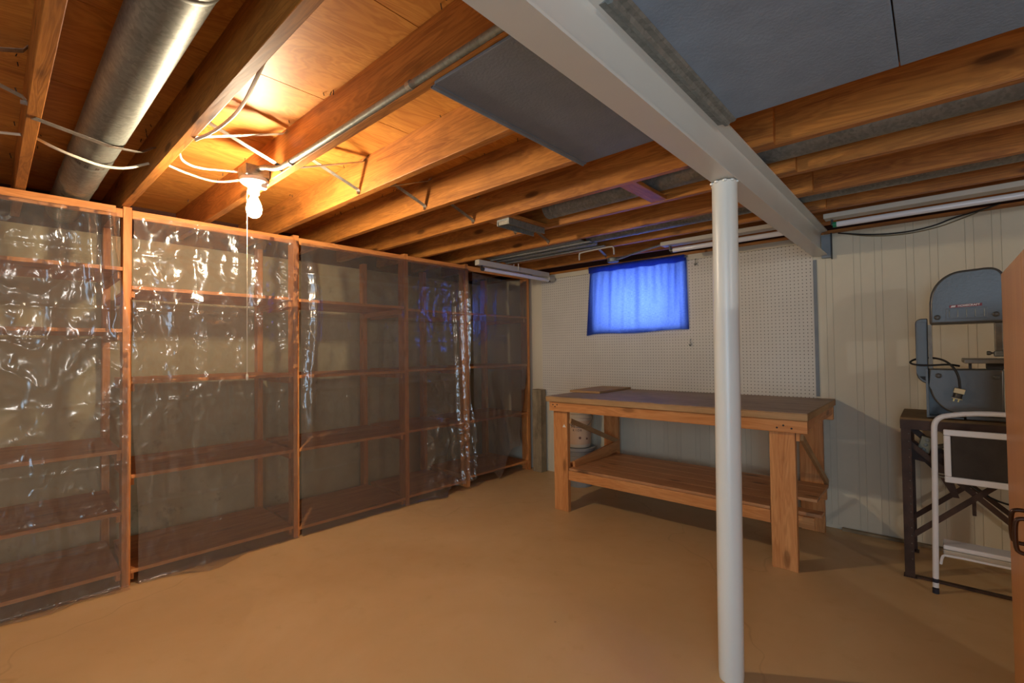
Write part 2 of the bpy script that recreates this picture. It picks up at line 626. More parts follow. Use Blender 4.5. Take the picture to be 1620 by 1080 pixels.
# window in the back wall
wf = MB()
wy = 4.12
wf.box(WX0, WX1, wy, wy + .05, WZ0, WZ0 + .03).box(WX0, WX1, wy, wy + .05, WZ1 - .09, WZ1)
wf.box(WX0, WX0 + .07, wy, wy + .05, WZ0 + .03, WZ1 - .09).box(WX1 - .04, WX1, wy, wy + .05, WZ0 + .03, WZ1 - .09)
win = struct(wf.build('window_1', 'winframe'))
box('pane', 'glass', (WX0 + .07, WX1 - .04, wy + .02, wy + .026, WZ0 + .03, WZ1 - .09), win)

# ceiling: plywood sheets on joists
ceil = struct(box('ceiling', 'dark_x', (XL - .2, XR + .2, -2.9, YB + .4, ZP + .019, ZP + .06)))
seams = [-4.19, -3.58, -2.965, -2.352, -1.772, -1.163, -0.553, 0.06, 0.67, 1.28, 1.89, 2.5, 3.11, 4.19]
for a, b in zip(seams, seams[1:]):
    box('plywood_sheet', 'ply', (a + .0018, b - .0018, YF - .2, YB + .4, ZP, ZP + .018), ceil)
JY = [0.117 + 0.4 * k for k in range(-3, 10)]
for y in JY:
    for (a, b, y0) in ((XL + .022, -0.46, y - .038), (-0.66, XR, y)):
        box('floor_joist', 'joist_x', (a, b, y0 + .0004, y0 + .0376, ZJ, ZP), ceil, 0.002)
box('rim_board', 'dark_x', (XL + .0005, XL + .021, YF, YB + .05, 2.03, ZP), ceil)
# nail points coming through the plywood, too small to pick apart
random.seed(21)
m = MB()
for y in JY[2:9]:
    for k in range(26):
        x_ = random.uniform(-3.6, -0.7)
        y_ = y + random.choice((.012, .02, .03, -.05, -.06)) + random.uniform(-.005, .005)
        m.tube([(x_, y_, ZP), (x_ + random.uniform(-.006, .006), y_ + random.uniform(-.005, .005), ZP - random.uniform(.008, .018))], .0016, 5)
m.build('nail_point', 'black_rubber', ceil)['kind'] = 'stuff'
# solid blocks nailed between joists
for (x0, x1, y0, y1, z0) in ((-1.165, -1.075, 2.119, 2.478, 2.062), (-2.10, -1.90, 2.119, 2.478, 2.062)):
    box('joist_block', 'joist_y', (x0, x1, y0, y1, z0, z0 + .02), ceil, 0.002)

# steel cross bridging, one pair of straps to each bay
def strap(pts, w=0.028, th=0.002, parent=ceil, name='bridging_strap', mat='strap'):
    m = MB()
    for a, b in zip(pts, pts[1:]):
        m.bar(a, b, w, th)
    return m.build(name, mat, parent)


BX = -2.185
for i in range(2, 12):
    ya, yb = JY[i], JY[i + 1] - .038
    x = BX + random.uniform(-.02, .02)
    if i == 3:      # this bay carries the round duct: one bent strap under it
        strap([(-2.27, ya - .02, 2.056), (-2.28, ya + .004, 2.056), (-2.36, 0.31, 2.053), (-2.45, 0.42, 2.09), (-2.50, yb - .002, 2.146)])
        continue
    lo = 2.075
    strap([(x, ya + .002, 2.225), (x, ya + .012, 2.205), (x, yb - .012, lo + .012), (x, yb - .002, lo), (x, yb - .002, lo - .013)])
    if i != 11:
        strap([(x + .05, yb - .002, 2.232), (x + .05, yb - .012, 2.215), (x + .05, ya + .012, lo + .012), (x + .05, ya + .002, lo)])

# ------------------------------------------------------------------ steel beam and column
BXC = -0.5835
prof = []
hw, zb, zt = 0.0425, 1.88, 2.058
right = [(hw, zb), (hw, zb + .008)]
for k in range(6):
    a = k / 5.0
    right.append((hw - .004 - (hw - .013) * a, zb + .009 + .006 * a))
right += [(0.006, zb + .019), (0.004, zb + .027)]
half = right + [(px, zb + zt - pz) for px, pz in reversed(right)]
poly = [(BXC + px, pz) for px, pz in half] + [(BXC - px, pz) for px, pz in reversed(half)]
beam = thing('steel_beam', 'long white painted steel beam carrying the ceiling joists', 'beam', (BXC, 1.0, zb))
MB().prism(poly, YF + .01, 3.89, 'xz').build('beam_body', 'white_steel', beam, smooth=True)
MB().box(BXC + .008, BXC + .062, 3.872, 3.898, 1.862, 2.02).build('bearing_plate', 'steel_plate', beam)
MB().box(BXC + .063, BXC + .069, 3.868, 3.898, 1.852, 2.03).build('bearing_edge', 'black_rubber', beam)

cx, cy = -0.590, 1.885
colm = thing('support_column', 'round white steel column standing under the steel beam', 'column', (cx, cy, 0))
MB().tube([(cx - .012, cy, 0.0), (cx - .012, cy, 0.02), (cx - .010, cy, 0.3), (cx - .004, cy, 1.0), (cx + .002, cy, 1.876)],
          [.0425, .0445, .0452, .0452, .0452], 40).build('column_shaft', 'column_paint', colm, smooth=True)
m = MB()
for a in (-2.5, -1.9, -1.2, -.6, 0.1, .9, 2.0, 2.9):
    m.lathe((cx + .044 * math.cos(a), cy + .044 * math.sin(a), 1.874), [(.002, -.006), (.008, -.003), (.009, .002), (.004, .005)], 8)
m.build('weld_bead', 'column_paint', colm, smooth=True)

# ------------------------------------------------------------------ ducts and duct panels on the ceiling
dp = thing('duct_panel', 'dark grey duct board between joists left of the steel beam', 'duct panel', (-0.87, 1.31, 2.04))
MB().box(-1.105, -0.628, 0.893, 1.716, 2.048, 2.058).build('board', 'boardgrey_dark', dp, bevel=.002)
MB().box(-1.122, -1.10, 0.893, 1.716, 2.043, 2.0475).tube([(-1.116, .893, 2.043), (-1.116, 1.716, 2.043)], .005, 8).build('folded_edge', 'boardgrey_dark', dp)
for y in (1.20, 1.60):
    MB().box(-1.12, -1.06, y, y + .072, 2.0585, 2.0615).build('metal_liner', 'strap', dp)

dp = thing('duct_panel', 'wide blue-grey duct board ceiling panel right of the steel beam', 'duct panel', (0.2, 1.35, 2.04))
MB().box(-0.505, -0.0595, 0.945, 1.749, 2.047, 2.058).build('board', 'boardgrey', dp, bevel=.002)
MB().box(-0.0565, 0.95, 0.945, 1.749, 2.047, 2.058).build('board', 'boardgrey', dp, bevel=.002)
m = MB()
pr = [(-.566, 2.055), (-.566, 2.045), (-.548, 2.043), (-.541, 2.034), (-.530, 2.032), (-.522, 2.040), (-.508, 2.041), (-.502, 2.046), (-.502, 2.055)]
m.prism(pr, 0.945, 1.752, 'xz')
o = m.build('metal_collar', 'galv_dull', dp)
o['label'] = 'ribbed galvanised collar strip'


def duct(name, p0, p1, r, label, seam_at, mat='galv', seam_r=0.002):
    d = thing(name, label, 'duct', p0)
    p0, p1 = Vector(p0), Vector(p1)
    MB().tube([p0, p1], r, 40).build('duct_pipe', mat, d, smooth=True)
    ax = (p1 - p0).normalized()
    for s in seam_at:
        c = p0 + ax * s
        MB().tube([c - ax * .012, c - ax * .006, c + ax * .006, c + ax * .012], [r, r + seam_r, r + seam_r, r], 40, caps=False).build('crimp_ring', mat, d, smooth=True)
    return d


big = duct('round_duct', (XL + .02, 0.300, 2.139), (XR - .5, 0.300, 2.139), 0.0765, 'large shiny galvanised round duct running above the left shelves', [0.35, 0.78, 1.20, 2.7])
# printed maker's marks round the pipe, as small inked patches
random.seed(3)
m = MB()
for xc, a0, a1 in ((-2.745, 215, 300), (-2.665, 235, 300), (-3.36, 225, 300)):
    a = a0
    while a < a1:
        da = random.uniform(2, 7)
        if random.random() < .72:
            for row in range(2):
                q = []
                x0 = xc + row * .017 + random.uniform(0, .004)
                for (xx, aa) in ((x0, a), (x0 + random.uniform(.006, .013), a), (x0 + .011, a + da * .8), (x0, a + da * .8)):
                    rr = math.radians(aa)
                    q.append((xx, 0.300 + .0768 * math.cos(rr), 2.139 + .0768 * math.sin(rr)))
                m.add(q, [(0, 1, 2, 3)])
        a += da
m.build('printed_mark', 'ink', big)['kind'] = 'stuff'
duct('round_duct', (-1.83, 2.40, 2.156), (XR - .5, 2.36, 2.168), 0.068, 'dull round duct behind the wood blocks, passing over the column', [0.05, 0.10, 1.8], 'galv_dull')
duct('round_duct', (-1.98, 3.115, 2.138), (XR - .5, 3.115, 2.138), 0.066, 'dull round duct in the joist bay nearest the window curtain', [0.4, 1.9], 'galv_dull')
ms = thing('sheet_metal_duct', 'flat ribbed sheet metal duct between joists beside the hanging light', 'duct', (-2.45, 3.11, 2.05))
MB().box(-2.95, -1.95, 2.94, 3.26, 2.064, 2.068).build('metal_sheet', 'galv_dull', ms)
for y in (3.0, 3.08, 3.2):
    MB().box(-2.95, -1.9, y, y + .03, 2.052, 2.063).build('rib', 'galv_dull', ms, bevel=.004)
mc = thing('metal_channel', 'short dark metal channel screwed under the joist block', 'channel', (-1.97, 2.29, 2.02))
MB().prism([(-2.02, 2.060), (-2.02, 2.022), (-2.012, 2.022), (-2.012, 2.046), (-1.928, 2.046), (-1.928, 2.022), (-1.92, 2.022), (-1.92, 2.060)], 2.12, 2.475, 'xz').build('channel_body', 'galv_dull', mc)
MB().box(-2.008, -1.932, 2.122, 2.13, 2.024, 2.046).build('end_plate', 'strap', mc)

# ------------------------------------------------------------------ bare bulb in its porcelain holder
LX, LY = -2.35, 0.825
lp = thing('bulb_lampholder', 'lit bare bulb in white porcelain pull-chain holder on a ceiling joist', 'ceiling lamp', (LX, LY, 1.88))
MB().box(-2.40, -2.30, 0.772, 0.8785, 2.06, 2.112).build('junction_box', 'strap', lp, bevel=.004)
MB().lathe((LX, LY, 0), [(.03, 2.062), (.058, 2.061), (.062, 2.052), (.060, 2.043), (.044, 2.030), (.030, 2.022), (.024, 2.012), (.0235, 1.990), (.0225, 1.988)], 36).build('porcelain_holder', 'porcelain', lp, smooth=True)
MB().box(LX + .015, LX + .042, LY + .015, LY + .045, 2.012, 2.038).build('pull_switch_housing', 'porcelain', lp, bevel=.006)
MB().lathe((LX, LY, 0), [(.0135, 2.0), (.0145, 1.978), (.019, 1.966), (.0265, 1.950), (.0315, 1.933), (.033, 1.918), (.031, 1.902), (.024, 1.888), (.013, 1.880), (.002, 1.8775)], 32).build('light_bulb', 'bulb', lp, smooth=True)
px_, py_ = LX - .042, LY - .016
pc = MB().tube([(LX - .02, LY - .016, 2.03), (px_, py_, 2.0), (px_, py_, 1.6), (px_, py_, 1.15)], .0014, 6).build('pull_cord', 'cable', lp)
MB().lathe((px_, py_, 0), [(.002, 1.152), (.005, 1.146), (.006, 1.134), (.004, 1.122)], 10).build('cord_bead', 'cable', pc, smooth=True)

cd = thing('metal_conduit', 'grey metal conduit clipped along the joist beside the bulb', 'conduit', (-1.5, .86, 2.06))
MB().tube([(-0.66, .866, 2.066), (-2.10, .866, 2.066), (-2.20, .858, 2.078), (-2.25, .835, 2.094), (-2.30, .825, 2.094)], .0115, 14, 2).build('conduit_pipe', 'galv', cd, smooth=True)
for x in (-2.06, -1.2):
    MB().tube([(x, .866, 2.066), (x + .02, .866, 2.066)], .0145, 14).build('conduit_clip', 'strap', cd)


def cable(name, pts, r, mat, label, cat='cable', sm=2):
    m = MB().tube(pts, r, 8, sm)
    return tag(m.build(name, mat, smooth=True), label, cat)


cable('electrical_cable', [(-2.60, .118, 2.098), (-2.57, .18, 2.062), (-2.575, .25, 2.047), (-2.61, .32, 2.046), (-2.62, .40, 2.062), (-2.615, .478, 2.107)], .0055, 'cable', 'white cable sagging under the large round duct')
cable('electrical_cable', [(-2.60, .078, 2.098), (-2.66, -.1, 2.085), (-2.60, -.282, 2.10)], .0055, 'cable', 'white cable in the joist bay at the left picture edge')
cable('electrical_cable', [(-2.48, .518, 2.075), (-2.50, .60, 2.062), (-2.46, .70, 2.040), (-2.40, .77, 2.052), (-2.385, .80, 2.066)], .005, 'cable', 'white cable sagging into the porcelain bulb holder')
cable('electrical_cable', [(-2.29, .518, 2.075), (-2.35, .54, 2.062), (-2.44, .62, 2.078), (-2.42, .72, 2.092), (-2.395, .774, 2.092)], .005, 'cable', 'white cable entering the side of the metal lamp box')
cable('electrical_cable', [(-1.40, .519, 2.075), (-1.50, .53, 2.062), (-1.70, .565, 2.078), (-1.86, .575, 2.085), (-1.98, .55, 2.066), (-2.07, .52, 2.058)], .0058, 'cable', 'white cable looping off the joist above the bulb')

# ------------------------------------------------------------------ fluorescent lights
def fluoro(label, p0, p1, axis, hw=.026, z0=1.985, z1=2.03, tube_z=1.958, tube_off=0.0, hooks=(), t0=None, t1=None, tip=False):
    a0, a1 = p0, p1
    c = 0.5 * (a0[0] + a1[0]), 0.5 * (a0[1] + a1[1]), tube_z
    f = thing('fluorescent_light', label, 'light fixture', c)
    if axis == 'y':
        MB().box(a0[0] - hw, a0[0] + hw, a0[1], a1[1], z0, z1).build('housing', 'fixture', f, bevel=.003)
        s, e = (a0[0], t0, tube_z), (a0[0], t1, tube_z)
        d = Vector((0, 1, 0))
    else:
        MB().box(a0[0], a1[0], a0[1] - hw, a0[1] + hw, z0, z1).build('housing', 'fixture', f, bevel=.003)
        s, e = (t0, a0[1] + tube_off, tube_z), (t1, a0[1] + tube_off, tube_z)
        d = Vector((1, 0, 0))
    s, e = Vector(s), Vector(e)
    MB().tube([s, e], .017, 18).build('tube', 'tube', f, smooth=True)
    for q, sg in ((s, 1), (e, -1)):
        MB().tube([q - d * sg * .004, q + d * sg * .016], .0177, 18).build('end_cap', 'green' if tip and sg == 1 else 'cap', f)
        MB().bar(q - d * sg * .008, q - d * sg * .008 + Vector((0, 0, z0 - tube_z + .004)), .02, .012, d).build('tube_socket', 'cap', f)
    for h in hooks:
        x = a0[0]
        MB().tube([(x + .03, h, z0 + .01), (x + .03, h, z1 + .03), (x + .022, h, z1 + .042), (x, h, z1 + .045), (x - .022, h, z1 + .04), (x - .03, h, z1 + .01)], .0045, 8, 2).build('hanger_hook', 'fixture', f, smooth=True)
    return f


f1 = fluoro('fluorescent strip light hanging by a hook beside the shelves', (-2.90, 2.79, 0), (-2.90, 3.775, 0), 'y', hooks=(3.295,), t0=2.85, t1=3.80)
MB().box(-2.925, -2.875, 3.777, 3.87, 1.952, 1.995).build('end_bracket', 'fixture', f1, bevel=.003)
fluoro('fluorescent light left of the beam above the blue curtain', (-1.56, 3.50, 0), (-0.645, 3.50, 0), 'x', .045, 2.038, 2.068, 2.004, 0.02, t0=-1.50, t1=-0.66)
fluoro('long fluorescent tube light right of the beam above the band saw', (-0.50, 3.50, 0), (0.74, 3.50, 0), 'x', .045, 2.038, 2.068, 2.006, 0.02, t0=-0.455, t1=0.70, tip=True)

hr = MB()
hr.tube([(-2.165, 3.25, 1.985), (-2.165, 3.25, 2.03), (-2.155, 3.25, 2.046), (-2.0, 3.245, 2.048), (-1.86, 3.24, 2.050), (-1.84, 3.24, 2.04), (-1.838, 3.24, 1.985)], .006, 8, 2)
tag(hr.build('hanging_rod', 'fixture', smooth=True), 'bent white metal rod with two turned-down ends under the joists', 'rod')

jb = thing('junction_box', 'round metal junction box under the joist above the blue curtain', 'electrical box', (-2.11, 3.70, 2.02))
MB().lathe((-2.11, 3.70, 0), [(.045, 2.058), (.05, 2.052), (.05, 2.024), (.046, 2.02)], 24).build('box_body', 'galv', jb, smooth=True)
MB().tube([(-2.065, 3.69, 2.04), (-1.98, 3.66, 2.042), (-1.86, 3.60, 2.048), (-1.56, 3.515, 2.062)], .0085, 10, 2).build('cable_sleeve', 'galv', jb, smooth=True)

# cables on the right wall
cable('wall_cable', [(-.48, 3.893, 2.025), (-.34, 3.893, 1.99), (-.22, 3.893, 1.972), (-.10, 3.893, 1.968), (.02, 3.893, 1.985), (.10, 3.893, 2.016), (.2, 3.905, 2.035), (.3, 3.93, 2.066)], .0045, 'black_rubber', 'black cable sagging along the top of the right wall')
cable('wall_cable', [(-.46, 3.902, 2.022), (-.34, 3.902, 1.982), (-.22, 3.902, 1.962), (-.10, 3.902, 1.957), (.03, 3.902, 1.972), (.12, 3.902, 2.0), (.2, 3.904, 2.028), (.3, 3.94, 2.066)], .0035, 'beige_cable', 'thin beige cable sagging below the black wall cable')

# ------------------------------------------------------------------ storage shelves along the left wall
SX0, SROT = -3.286, 0.022
def xf(y):
    return SX0 + SROT * y


def sw(x, y, z):                        # shelf coordinates (x out from the front face, y along) -> room
    c, s = math.cos(SROT), math.sin(SROT)
    return (SX0 + x * c + y * s, -x * s + y * c, z)


class SB(MB):
    def sbox(self, x0, x1, y0, y1, z0, z1):
        k = len(self.v)
        self.box(x0, x1, y0, y1, z0, z1)
        for i in range(k, len(self.v)):
            self.v[i] = Vector(sw(*self.v[i]))
        return self


sh = thing('storage_shelf', 'long built-in wooden storage shelves covered with plastic sheets', 'shelf unit', (SX0, 1.7, 0))
POSTS = [-0.42, 0.487, 1.392, 2.283, 2.945, 3.80]
PW = 0.038
def sobj(name, mat, b, bev=.0015):
    return SB().sbox(*b).build(name, mat, sh, bevel=bev)


for i, y in enumerate(POSTS):
    sobj('post', 'shelf_z', (-.089, 0, y, y + PW, 0, ZJ - .002))
    sobj('rear_post', 'shelf_z', (-.69, -.62, y - .02, y + PW - .02, 0, ZJ - .002))
SHELF_Z = [[1.726, 1.39, .737, .405, .092], [1.628, 1.108, .594, .082], [1.622, 1.096, .594, .062], [1.606, 1.104, .602, .072], [1.606, 1.108, .604, .10]]
for b in range(5):
    y0, y1 = POSTS[b] + PW, POSTS[b + 1]
    for z in SHELF_Z[b]:
        sobj('shelf_board', 'shelf_y', (-.615, -.002, y0 + .001, y1 - .001, z - .02, z))
        for yy in (y0, y1 - .02):
            sobj('cleat', 'shelf_x', (-.60, -.03, yy + .001, yy + .019, z - .062, z - .021))
    # header rail along the top of the bay
    sobj('header_rail', 'shelf_y', (-.022, -.002, y0 + .001, y1 - .001, 1.998, 2.044))
sobj('nailing_strip', 'shelf_y', (0.001, .010, -.38, .455, 2.012, 2.052))


# ------------------------------------------------------------------ plastic sheets in front of the shelves
def nz3(x, y, z):
    return noise.noise(Vector((x, y, z)))


def sheet(name, label, y0, y1, top, bottom, out, seed, creases, folds, floor_len=None, gap=0.008, dy=.0085, dz=.0085):
    """hanging polythene: top(y), bottom(y) heights, out(y, z) extra billow, floor_len(y) length lying on the floor"""
    ny = int((y1(1.0) - y0(1.0)) / dy)
    L = 2.05
    m = MB()
    nrow = int(L / dz)
    vs, fs = [], []
    for j in range(nrow + 1):
        for i in range(ny + 1):
            u = i / ny
            # guess z first, then the edges of the sheet at that height
            yy = y0(1.0) + (y1(1.0) - y0(1.0)) * u
            zt, zb = top(yy), bottom(yy)
            fl = floor_len(yy) if floor_len else 0.0
            s = (zt - zb + fl) * j / nrow
            z = zt - s
            ext = 0.0
            if fl and z < 0.014:
                ext = 0.014 - z
                z = 0.006 + .006 * abs(nz3(yy * 9, ext * 14, seed))
            yv = y0(z) + (y1(z) - y0(z)) * u
            vert = nz3(yv * 5.5 + seed * 3.1, z * .55, seed) * .5 + nz3(yv * 13, z * .8, seed + 5.0) * .28
            cr = 1 - abs(nz3(yv * 9 + nz3(yv * 4, z * 4, 2.2) * .8, z * 7, seed + 9.0)) * 2
            cr2 = 1 - abs(nz3(yv * 24, z * 19, seed + 3.0)) * 2
            am = folds(yv, z)
            x = gap + am * (.020 * max(0, vert + .28) + .006 * max(0, cr) ** 2 + .0014 * cr2)
            for zc, a in creases:
                zc2 = zc + .006 * nz3(yv * 2, zc, seed)
                x += a * math.exp(-((z - zc2) / .006) ** 2)
            x += out(yv, z) + ext
            vs.append((xf(yv) + max(x, .003), yv, z))
    w = ny + 1
    for j in range(nrow):
        for i in range(ny):
            fs.append((j * w + i, (j + 1) * w + i, (j + 1) * w + i + 1, j * w + i + 1))
    m.add(vs, fs)
    o = m.build(name, 'poly', recalc=False)
    for p in o.data.polygons:
        p.use_smooth = True
    return tag(o, label, 'plastic sheet', 'plastic sheets over the shelves')


def sstep(a, b, x):
    t = max(0, min(1, (x - a) / (b - a)))
    return t * t * (3 - 2 * t)


CRS = [(1.80, .003), (1.49, .004), (1.33, .003), (0.99, .002), (.66, .003), (.42, .003), (.24, .003)]
sheet('plastic_sheet', 'clear plastic sheet over the leftmost shelf bay, gathered at its post', lambda z: -.40, lambda z: .470 + .045 * sstep(1.75, 1.35, z), lambda y: 2.012, lambda y: .012,
      lambda y, z: .055 * sstep(.28, .44, y) * sstep(1.25, 1.95, z) * (.5 + .5 * math.sin(y * 70 + z * 5)), 1.0, CRS, lambda y, z: .55 + .5 * sstep(.9, 1.6, z), lambda y: .03 + .06 * abs(nz3(y * 3, 1, 4)))
sheet('plastic_sheet', 'crinkled clear plastic sheet on the bay directly behind the lit bulb', lambda z: .527 + .03 * sstep(1.0, .3, z), lambda z: 1.412, lambda y: 2.016 - .02 * sstep(.7, .5, y), lambda y: .012,
      lambda y, z: .012 * sstep(.9, 1.9, z) * (.5 + .5 * math.sin(y * 38 + 2 * nz3(y * 3, z * 2, 1))), 2.0, CRS, lambda y, z: .55 + .75 * sstep(.7, 1.5, z), lambda y: .03 + .10 * math.exp(-((y - .86) / .14) ** 2))
sheet('plastic_sheet', 'wide clear plastic sheet over two bays with its torn end gathered', lambda z: 1.437, lambda z: 2.97 + .04 * sstep(1.0, .3, z), lambda y: 2.010, lambda y: .012 + .058 * sstep(2.62, 2.70, y),
      lambda y, z: (.035 * sstep(2.72, 2.86, y) * sstep(2.02, 1.7, z) * (.55 + .45 * math.sin(y * 75 + z * 3))) + .03 * math.exp(-((y - 1.52 - .02 * math.sin(z * 5)) / .03) ** 2) * sstep(.5, .9, z) * sstep(2.0, 1.8, z),
      3.0, CRS, lambda y, z: .36 + .5 * sstep(2.25, 2.6, y) + .5 * sstep(1.62, 1.46, y) + 3.2 * sstep(2.45, 2.62, y) * sstep(.9, .5, z), lambda y: (.02 + .04 * abs(nz3(y * 3, 2, 4))) * sstep(2.66, 2.6, y))
sheet('plastic_sheet', 'short loose plastic sheet with lifted corner on the bay beside the back wall', lambda z: 3.022, lambda z: 3.79 - .16 * sstep(1.2, .3, z), lambda y: 1.99 - .03 * math.sin((y - 2.99) / .8 * math.pi), lambda y: .085 + .20 * sstep(3.35, 3.66, y) - .11 * math.exp(-((y - 3.44) / .07) ** 2),
      lambda y, z: .04 * sstep(3.25, 3.6, y) * sstep(.55, .2, z) + .008 * sstep(1.6, .9, z) * (.5 + .5 * math.sin(y * 22 + z * 3)), 4.0, [], lambda y, z: .4 + .5 * sstep(1.1, .5, z))

gp = MB()
gp.box(-3.135, -3.022, 3.79, 3.875, 0, .845)
tag(gp.build('timber_post', 'old_z', bevel=.004), 'short weathered grey timber post standing in the back corner', 'timber')

# ------------------------------------------------------------------ pegboard, hooks and curtain
PX0, PX1, PZ0, PZ1 = -3.078, -0.633, .775, 1.984
m = MB()
m.box(PX0, WX0 + .005, 3.900, 3.9055, PZ0, PZ1).box(WX1 - .005, PX1, 3.900, 3.9055, PZ0, PZ1)
m.box(WX0 + .005, WX1 - .005, 3.900, 3.9055, PZ0, WZ0 - .002).box(WX0 + .005, WX1 - .005, 3.900, 3.9055, WZ1 + .002, PZ1)
tag(m.build('pegboard', 'peg'), 'large white pegboard on the back wall behind the workbench', 'pegboard')
for (x, z, lb) in ((-1.452, 1.985, 'small metal peg hook high up right of the blue curtain'), (-1.508, 1.325, 'small metal peg hook just below the curtain hem')):
    m = MB().tube([(x, 3.902, z), (x, 3.885, z), (x, 3.880, z - .01), (x, 3.880, z - .05), (x, 3.872, z - .058), (x, 3.860, z - .045)], .0028, 6, 1)
    m.tube([(x - .012, 3.878, z - .038), (x, 3.880, z - .052), (x + .012, 3.878, z - .038)], .0024, 6, 1)
    tag(m.build('peg_hook', 'galv_dull', smooth=True), lb, 'hook')

ct = thing('curtain', 'bright blue curtain hanging over the small basement window', 'curtain', (-2.0, 3.85, 1.39))
m = MB()
nx, nzr = 150, 60
vs, fs = [], []
for j in range(nzr + 1):
    v_ = j / nzr
    for i in range(nx + 1):
        u = i / nx
        x0 = -2.462 - .055 * v_
        x1 = -1.530 + .012 * v_
        x = x0 + (x1 - x0) * u
        zt = 2.036 - .010 * u
        zb_ = 1.392 + .014 * u + .006 * math.sin(u * 9) - .01 * math.exp(-((u - .02) / .05) ** 2)
        z = zt + (zb_ - zt) * v_
        fold = nz3(u * 9.0, v_ * .6, 3.3) * .6 + nz3(u * 23.0, v_ * .8, 7.1) * .45
        amp = .004 + .018 * min(1, v_ * 3.0)
        y = 3.862 + amp * fold - .004 * math.sin(v_ * 3.1)
        if u > .955:
            y += (u - .955) * .6
        if u < .04:
            y += (.04 - u) * .5
        vs.append((x, min(y, 3.893), z))
for j in range(nzr):
    for i in range(nx):
        a = j * (nx + 1) + i
        fs.append((a, a + 1, a + nx + 2, a + nx + 1))
m.add(vs, fs)
o = m.build('curtain_cloth', 'curtain', ct)
for p in o.data.polygons:
    p.use_smooth = True
MB().tube([(-2.48, 3.872, 2.022), (-1.515, 3.872, 2.012)], .006, 10).build('curtain_rod', 'strap', ct, smooth=True)
# pleats where the cloth lies double
pl_ = MB()
for (u0, w0, v0, v1, lean) in ((.10, .010, .06, .75, .01), (.185, .008, .08, .55, .0), (.26, .014, .08, .97, .012), (.345, .007, .08, .5, -.004), (.41, .009, .06, .4, .01), (.47, .006, .06, .55, .0),
                             (.535, .015, .06, .98, .012), (.62, .008, .06, .5, .02), (.70, .009, .06, .62, .012), (.77, .007, .05, .5, .02), (.845, .011, .05, .8, -.006), (.905, .012, .05, .7, -.02)):
    n = 14
    vs = []
    for k in range(n + 1):
        v_ = v0 + (v1 - v0) * k / n
        xc = -2.462 - .055 * v_ + (.932 + .067 * v_) * (u0 + lean * v_) + .003 * nz3(u0 * 30, v_ * 4, 2)
        hw_ = w0 * .9 * (1 - .7 * (k / n) ** 2)
        z = 2.036 - .010 * u0 + (-.644 + .024 * u0) * v_
        vs += [(xc - hw_, 3.884, z), (xc + hw_, 3.888, z)]
    pl_.add(vs, [(2 * k, 2 * k + 1, 2 * k + 3, 2 * k + 2) for k in range(n)])
pl_.build('pleat_fold', 'curtain', ct, smooth=True)['kind'] = 'stuff'
# heading and side hems are doubled cloth
hem = MB()
for i in range(60):
    u0, u1 = i / 60, (i + 1) / 60
    f = lambda u: (-2.462 + .932 * u, 3.851 + .004 * nz3(u * 20, 0, 1.7))
    (xa, ya), (xb, yb_) = f(u0), f(u1)
    za, zb2 = 2.038 - .010 * u0, 2.038 - .010 * u1
    hem.add([(xa, ya, za), (xb, yb_, zb2), (xb, yb_ + .001, zb2 - .058 - .004 * math.sin(u1 * 30)), (xa, ya + .001, za - .058 - .004 * math.sin(u0 * 30))], [(0, 1, 2, 3)])
o = hem.build('curtain_heading', 'curtain', ct, smooth=True)

# ------------------------------------------------------------------ workbench
wbn = thing('workbench', 'heavy wooden workbench with lower shelf against the pegboard wall', 'workbench', (-1.4, 3.4, 0))
def wbx(name, mat, b, bev=.003):
    return box(name, mat, b, wbn, bev)


ZT = .889
wbx('tabletop', 'slab_x', (-2.292, -0.518, 2.935, 3.885, ZT - .043, ZT - .0045), .004)
wbx('top_sheet', 'top_x', (-2.290, -0.520, 2.938, 3.884, ZT - .004, ZT), .001)
wbx('front_apron', 'bench_x', (-2.272, -0.524, 2.957, 2.995, ZT - .115, ZT - .046))
wbx('rear_apron', 'bench_x', (-2.272, -0.524, 3.80, 3.838, ZT - .135, ZT - .044))
wbx('end_rail', 'bench_y', (-0.565, -0.527, 2.997, 3.798, ZT - .098, ZT - .044))
wbx('end_rail', 'bench_y', (-2.272, -2.234, 2.997, 3.798, ZT - .098, ZT - .044))
for (x0, x1, y0, y1) in ((-2.262, -2.132, 2.997, 3.035), (-0.722, -0.592, 2.997, 3.035), (-2.262, -2.122, 3.752, 3.79), (-0.716, -0.578, 3.752, 3.79)):
    wbx('leg', 'bench_z', (x0, x1, y0, y1, 0, ZT - (.117 if y0 < 3.2 else .046)))
# lower shelf
wbx('front_stretcher', 'bench_x', (-2.128, -0.726, 2.999, 3.035, .245, .318))
wbx('rear_stretcher', 'bench_x', (-2.29, -0.56, 3.714, 3.75, .232, .300))
for x0 in (-2.128, -0.764):
    wbx('cross_rail', 'bench_y', (x0, x0 + .036, 3.037, 3.712, .232, .300))
wbx('cross_rail', 'bench_y', (-2.285, -2.249, 3.036, 3.74, .245, .318))
ys = [3.003, 3.155, 3.30, 3.445, 3.60, 3.708]
for a, b in zip(ys, ys[1:]):
    x1 = -0.545 if a > 3.2 else -0.727
    wbx('shelf_plank', 'lower_x', (-2.125, x1, a, b - .003, .3195, .338), .0015)
wbx('shelf_plank', 'lower_x', (-0.66, -0.510, 3.215, 3.298, .258, .277), .0015)
wbx('cross_rail', 'bench_x', (-0.70, -0.543, 3.19, 3.214, .19, .257), .0015)
